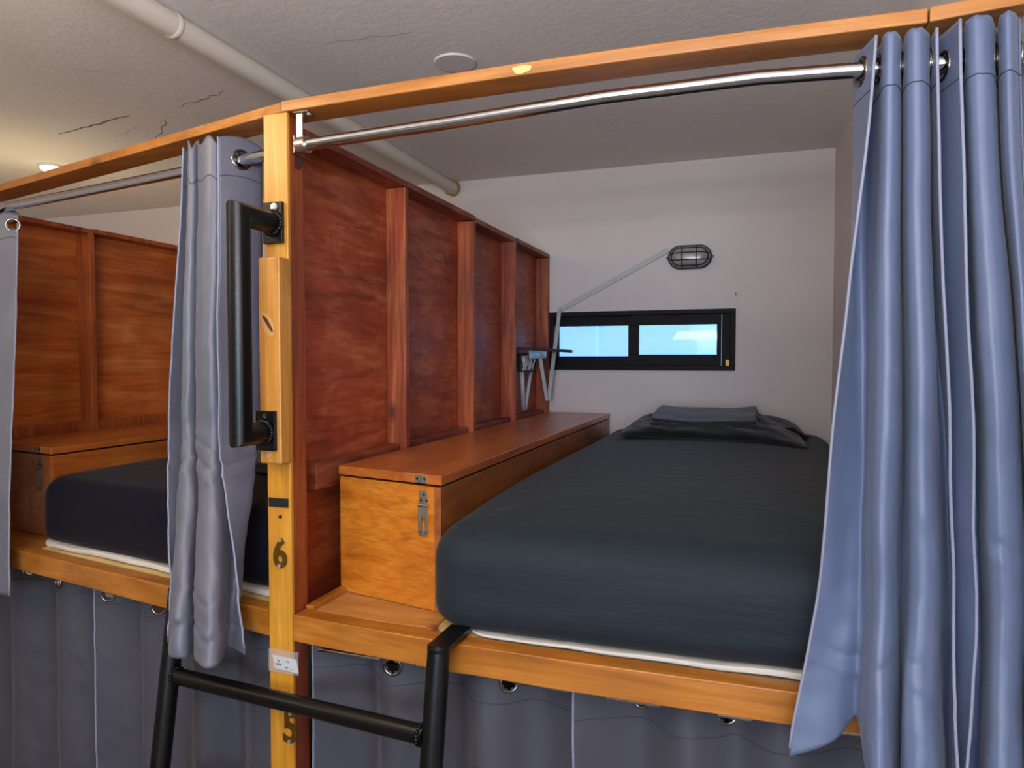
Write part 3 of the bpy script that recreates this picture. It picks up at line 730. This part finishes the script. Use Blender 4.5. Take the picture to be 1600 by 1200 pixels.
# ------------------------------------------------------------------ grab rail and ladder
gr = thing('grab_rail', 'black tubular steel grab rail bolted to the numbered post', 'grab rail', (-1.085, 1.4, 1.5))
rt = .0255
MB().tube([(-1.088, 1.408, 1.995), (-1.088, 1.29, 1.995), (-1.088, 1.29, 1.50), (-1.085, 1.364, 1.50)], rt, 32).build('tube', M['steel'], gr, smooth=True, auto=50)
p1 = MB().box(-1.118, -1.063, 1.409, 1.4185, 1.948, 2.046).build('mounting_plate', M['steel'], gr, bevel=.0015)
p2 = MB().box(-1.110, -1.056, 1.365, 1.3738, 1.456, 1.550).build('mounting_plate', M['steel'], gr, bevel=.0015)
def weld(c, n, r, m, parent):
    mb = MB()
    for i in range(22):
        a = 2*math.pi*i/22; mb.disc((c[0]+r*math.cos(a), c[1]-.004, c[2]+r*math.sin(a)), (random.uniform(-.3, .3), -1, random.uniform(-.3, .3)), random.uniform(.0045, .0065), .006, 8)
    return mb.sub('weld', m, parent, smooth=True)
weld((-1.088, 1.409, 1.995), None, rt, M['steel'], p1)
weld((-1.085, 1.365, 1.50), None, rt, M['steel'], p2)
s_ = MB().disc((-1.0835, 1.409, 2.0335), (0, -1, 0), .009, .003, 20).disc((-1.0835, 1.406, 2.0335), (0, -1, 0), .0062, .004, 20).sub('screw', M['screw'], p1, smooth=True, auto=40)
MB().disc((-1.083, 1.3655, 1.538), (0, -1, 0), .006, .003, 20).sub('screw', M['weld'], p2, smooth=True, auto=40)

la = thing('ladder', 'black tubular steel bunk ladder hooked over the rail in front of the numbered post', 'ladder', (-1.02, 1.3, 0))
def stile(x, ytop, yf, dx):
    k = .17
    P = lambda z: (x+dx*(1.06-z), ytop-k*(1.06-z), z)
    o = MB().tube([P(.02), P(1.068)], .0245, 28).build('stile', M['steel'], la, smooth=True, auto=50)
    MB().disc(P(.0), Vector(P(1))-Vector(P(0)), .028, .03, 24).sub('foot', M['blackplastic'], o, smooth=True, auto=50)
    hk = MB().box(x-.024, x+.024, ytop+.0, yf+.055, 1.0535, 1.0685).disc((x, ytop, 1.0535), (0, 0, 1), .0252, .0148, 28)
    hk.build('hook', M['steel'], la, bevel=.002)
    return P
PR = stile(-.622, 1.333, 1.394, -.0)
PL = stile(-1.430, 1.447, yl(-1.43)-.003, .01)
for zr_, zl_ in ((.885, .852), (.60, .57), (.31, .28)):
    a, b = Vector(PR(zr_)), Vector(PL(zl_)); dv = (b-a).normalized()
    rg = MB().tube([a+dv*.020, b-dv*.020], .0205, 26).build('rung', M['steel'], la, smooth=True, auto=50)
    for p, sg in ((a, 1), (b, -1)):
        c = p+dv*sg*.0265; wd = MB(); u = dv.orthogonal().normalized(); q = dv.cross(u)
        for i in range(18):
            an = 2*math.pi*i/18; wd.disc(c+(u*math.cos(an)+q*math.sin(an))*.0205, dv*sg, random.uniform(.004, .0055), .005, 8)
        wd.sub('weld', M['weld'] if False else M['steel'], rg, smooth=True)

# ------------------------------------------------------------------ things on the back wall
lp = thing('bulkhead_lamp', 'oval bulkhead lamp with black wire cage on the back wall', 'lamp', (-.313, YB, 2.19))
def oval(hx, hz, y, n=48):
    r = hz; pts = []
    for i in range(n):
        a = 2*math.pi*i/n; x = math.cos(a)*r; z = math.sin(a)*r
        x += (hx-r) if math.cos(a) > 0 else -(hx-r)
        pts.append((-.313+x, y, 2.19+z))
    return pts
def loftm(rings, cap=True):
    mb = MB(); n = len(rings[0]); vs = [p for r in rings for p in r]; fs = []
    for i in range(len(rings)-1):
        for j in range(n): fs.append((i*n+j, i*n+(j+1) % n, (i+1)*n+(j+1) % n, (i+1)*n+j))
    if cap: fs += [tuple(range(n)), tuple(range((len(rings)-1)*n, len(rings)*n))[::-1]]
    mb.add(vs, fs); return mb
loftm([oval(.108, .060, YB-.001), oval(.108, .060, YB-.034), oval(.102, .055, YB-.040), oval(.092, .047, YB-.040), oval(.090, .045, YB-.030)]).build('body', M['blackplastic'], lp, smooth=True, auto=40)
loftm([oval(.090, .045, YB-.031), oval(.087, .042, YB-.05), oval(.076, .034, YB-.062), oval(.055, .018, YB-.068)]).build('glass_diffuser', M['diffuser'], lp, smooth=True)
cg = MB()
for zz in (.018, -.018):
    cg.tube([(-.313-.098, YB-.042, 2.19+zz*.8), (-.313-.07, YB-.066, 2.19+zz), (-.313, YB-.074, 2.19+zz), (-.313+.07, YB-.066, 2.19+zz), (-.313+.098, YB-.042, 2.19+zz*.8)], .0028, 10)
for xx in (-.035, .035):
    cg.tube([(-.313+xx, YB-.042, 2.19-.055), (-.313+xx, YB-.068, 2.19-.035), (-.313+xx, YB-.075, 2.19), (-.313+xx, YB-.068, 2.19+.035), (-.313+xx, YB-.042, 2.19+.055)], .0028, 10)
cg.build('wire_cage', M['blackplastic'], lp, smooth=True)
for sx in (-1, 1): MB().disc((-.313+sx*.112, YB-.012, 2.19-sx*.0), (0, -1, 0), .006, .014, 14).build('mounting_lug', M['blackplastic'], lp, smooth=True, auto=40)
hk = MB().tube([(-.0895, YB, 1.998), (-.0895, YB-.014, 1.996), (-.0895, YB-.016, 2.008)], .003, 10).build('wall_hook', M['bracket'], smooth=True)
tag(hk, 'tiny metal hook on the back wall above the window corner', 'hook')

def bar(mb, a, b, w, d, up):   # rectangular bar
    a, b = Vector(a), Vector(b); t = (b-a).normalized(); n = Vector(up); n = (n-t*n.dot(t)).normalized(); s = t.cross(n)
    vs = []
    for p in (a, b):
        for i, j in ((-1, -1), (1, -1), (1, 1), (-1, 1)): vs.append(p+s*w/2*i+n*d/2*j)
    return mb.hexa(vs)
tr = thing('cable_trunking', 'pale cable trunking slanting up the back wall to the lamp, with a V bend', 'cable trunking', (-.7, YB, 2.09))
bar(MB(), (-.4225, YB-.007, 2.233), (-.992, YB-.007, 1.940), .026, .012, (0, 1, 0)).build('channel', M['trunk'], tr, bevel=.001)
m2 = bar(MB(), (-.993, 3.676, 1.946), (-1.022, 3.56, 1.456), .020, .010, (0, 1, 0)).build('channel', M['trunk'], tr, bevel=.001)
m3 = bar(MB(), (-1.025, 3.545, 1.456), (-1.045, 3.47, 1.70), .018, .009, (0, 1, 0)).build('channel', M['trunk'], tr, bevel=.001)

sh = thing('wall_shelf', 'small dark shelf board sticking out from the red partition by the window', 'shelf', (-1.0, 3.4, 1.715))
MB().hexa([(-1.118, 3.26, 1.718), (-.875, 3.46, 1.706), (-.90, 3.60, 1.706), (-1.05, 3.60, 1.718), (-1.118, 3.26, 1.732), (-.875, 3.46, 1.720), (-.90, 3.60, 1.720), (-1.05, 3.60, 1.732)]).build('board', M['shelf'], sh, bevel=.001)
MB().box(-1.050, -1.040, 3.30, 3.58, 1.675, 1.716).build('bracket', M['bracket'], sh, bevel=.001)
sb = thing('socket_box', 'black wall box with exposed white switch wiring under the small shelf', 'socket box', (-1.10, 3.40, 1.61))
MB().box(-1.118, -1.085, 3.28, 3.53, 1.612, 1.70).build('box', M['blackplastic'], sb, bevel=.002)
wr = MB()
for i in range(7):
    y = 3.30+i*.028; wr.tube([(-1.083, y, 1.69), (-1.076, y+random.uniform(-.02, .02), 1.665), (-1.078, y+random.uniform(-.02, .03), 1.64), (-1.083, y+.01, 1.618)], .004, 8)
wr.build('wiring', M['plastic'], sb, smooth=True)
MB().box(-1.084, -1.072, 3.31, 3.38, 1.635, 1.685).build('switch', M['plastic'], sb, bevel=.003)
for k, (ya, yb) in enumerate(((3.34, 3.375), (3.50, 3.40))):
    cb = MB().tube([(-1.100, ya, 1.610), (-1.100, ya+(yb-ya)*.4, 1.54), (-1.100, yb, 1.415)], .012 if k == 0 else .009, 12).build('cable', M['plastic'], smooth=True)
    tag(cb, ('thick white cable running straight down from the black socket box', 'thin white cable slanting down from the black socket box to the chest')[k], 'cable', 'white cables under the socket box')

# ------------------------------------------------------------------ lights, world, camera
def area(name, loc, rot, sx, sy, col, e, spread=None):
    l = bpy.data.lights.new(name, 'AREA'); l.shape = 'RECTANGLE'; l.size = sx; l.size_y = sy; l.color = col; l.energy = e
    if spread: l.spread = R(spread)
    o = bpy.data.objects.new(name, l); C.objects.link(o); o.location = loc; o.rotation_euler = rot; return o
def point(name, loc, col, e, r):
    l = bpy.data.lights.new(name, 'POINT'); l.color = col; l.energy = e; l.shadow_soft_size = r
    o = bpy.data.objects.new(name, l); C.objects.link(o); o.location = loc; return o
area('window_daylight', (.12, -2.38, 1.62), (R(106), 0, 0), 1.7, .95, (.72, .85, 1.0), 50)
area('ceiling_fill', (-.1, -.75, 1.95), (R(168), 0, 0), 1.5, .5, (.98, .95, .98), 92)  # added fill, no visible fixture; aimed up so the ceiling bounces light down
point('aisle_lamp', (-1.75, .62, 2.47), (1.0, .80, .54), 17, .12)
point('aisle_lamp_right', (-.45, -.55, 2.02), (1.0, .93, .86), 19, .22)
point('aisle_lamp_far', (-3.4, -.2, 2.3), (1.0, .82, .56), 16, .12)
point('bunk_downlight', (-3.40, 2.5, 2.1), (1.0, .84, .50), 9, .06)
w = bpy.data.worlds.new('sky'); SC.world = w; w.use_nodes = True
bg = w.node_tree.nodes['Background']; bg.inputs['Color'].default_value = (.24, .55, 1, 1); bg.inputs['Strength'].default_value = 4.2

cam = bpy.data.cameras.new('camera'); cam.sensor_width = 36; cam.lens = 36*1097/1600; cam.clip_start = .02
co = bpy.data.objects.new('camera', cam); C.objects.link(co); co.location = (0, 0, 1.67)
co.rotation_euler = (R(90-1.98), 0, R(19.0)); SC.camera = co
vs = SC.view_settings; vs.view_transform = 'Standard'; vs.look = 'None'; vs.gamma = 1; vs.use_curve_mapping = False; vs.exposure = 0.0
SC.cycles.max_bounces = 8; SC.cycles.diffuse_bounces = 5
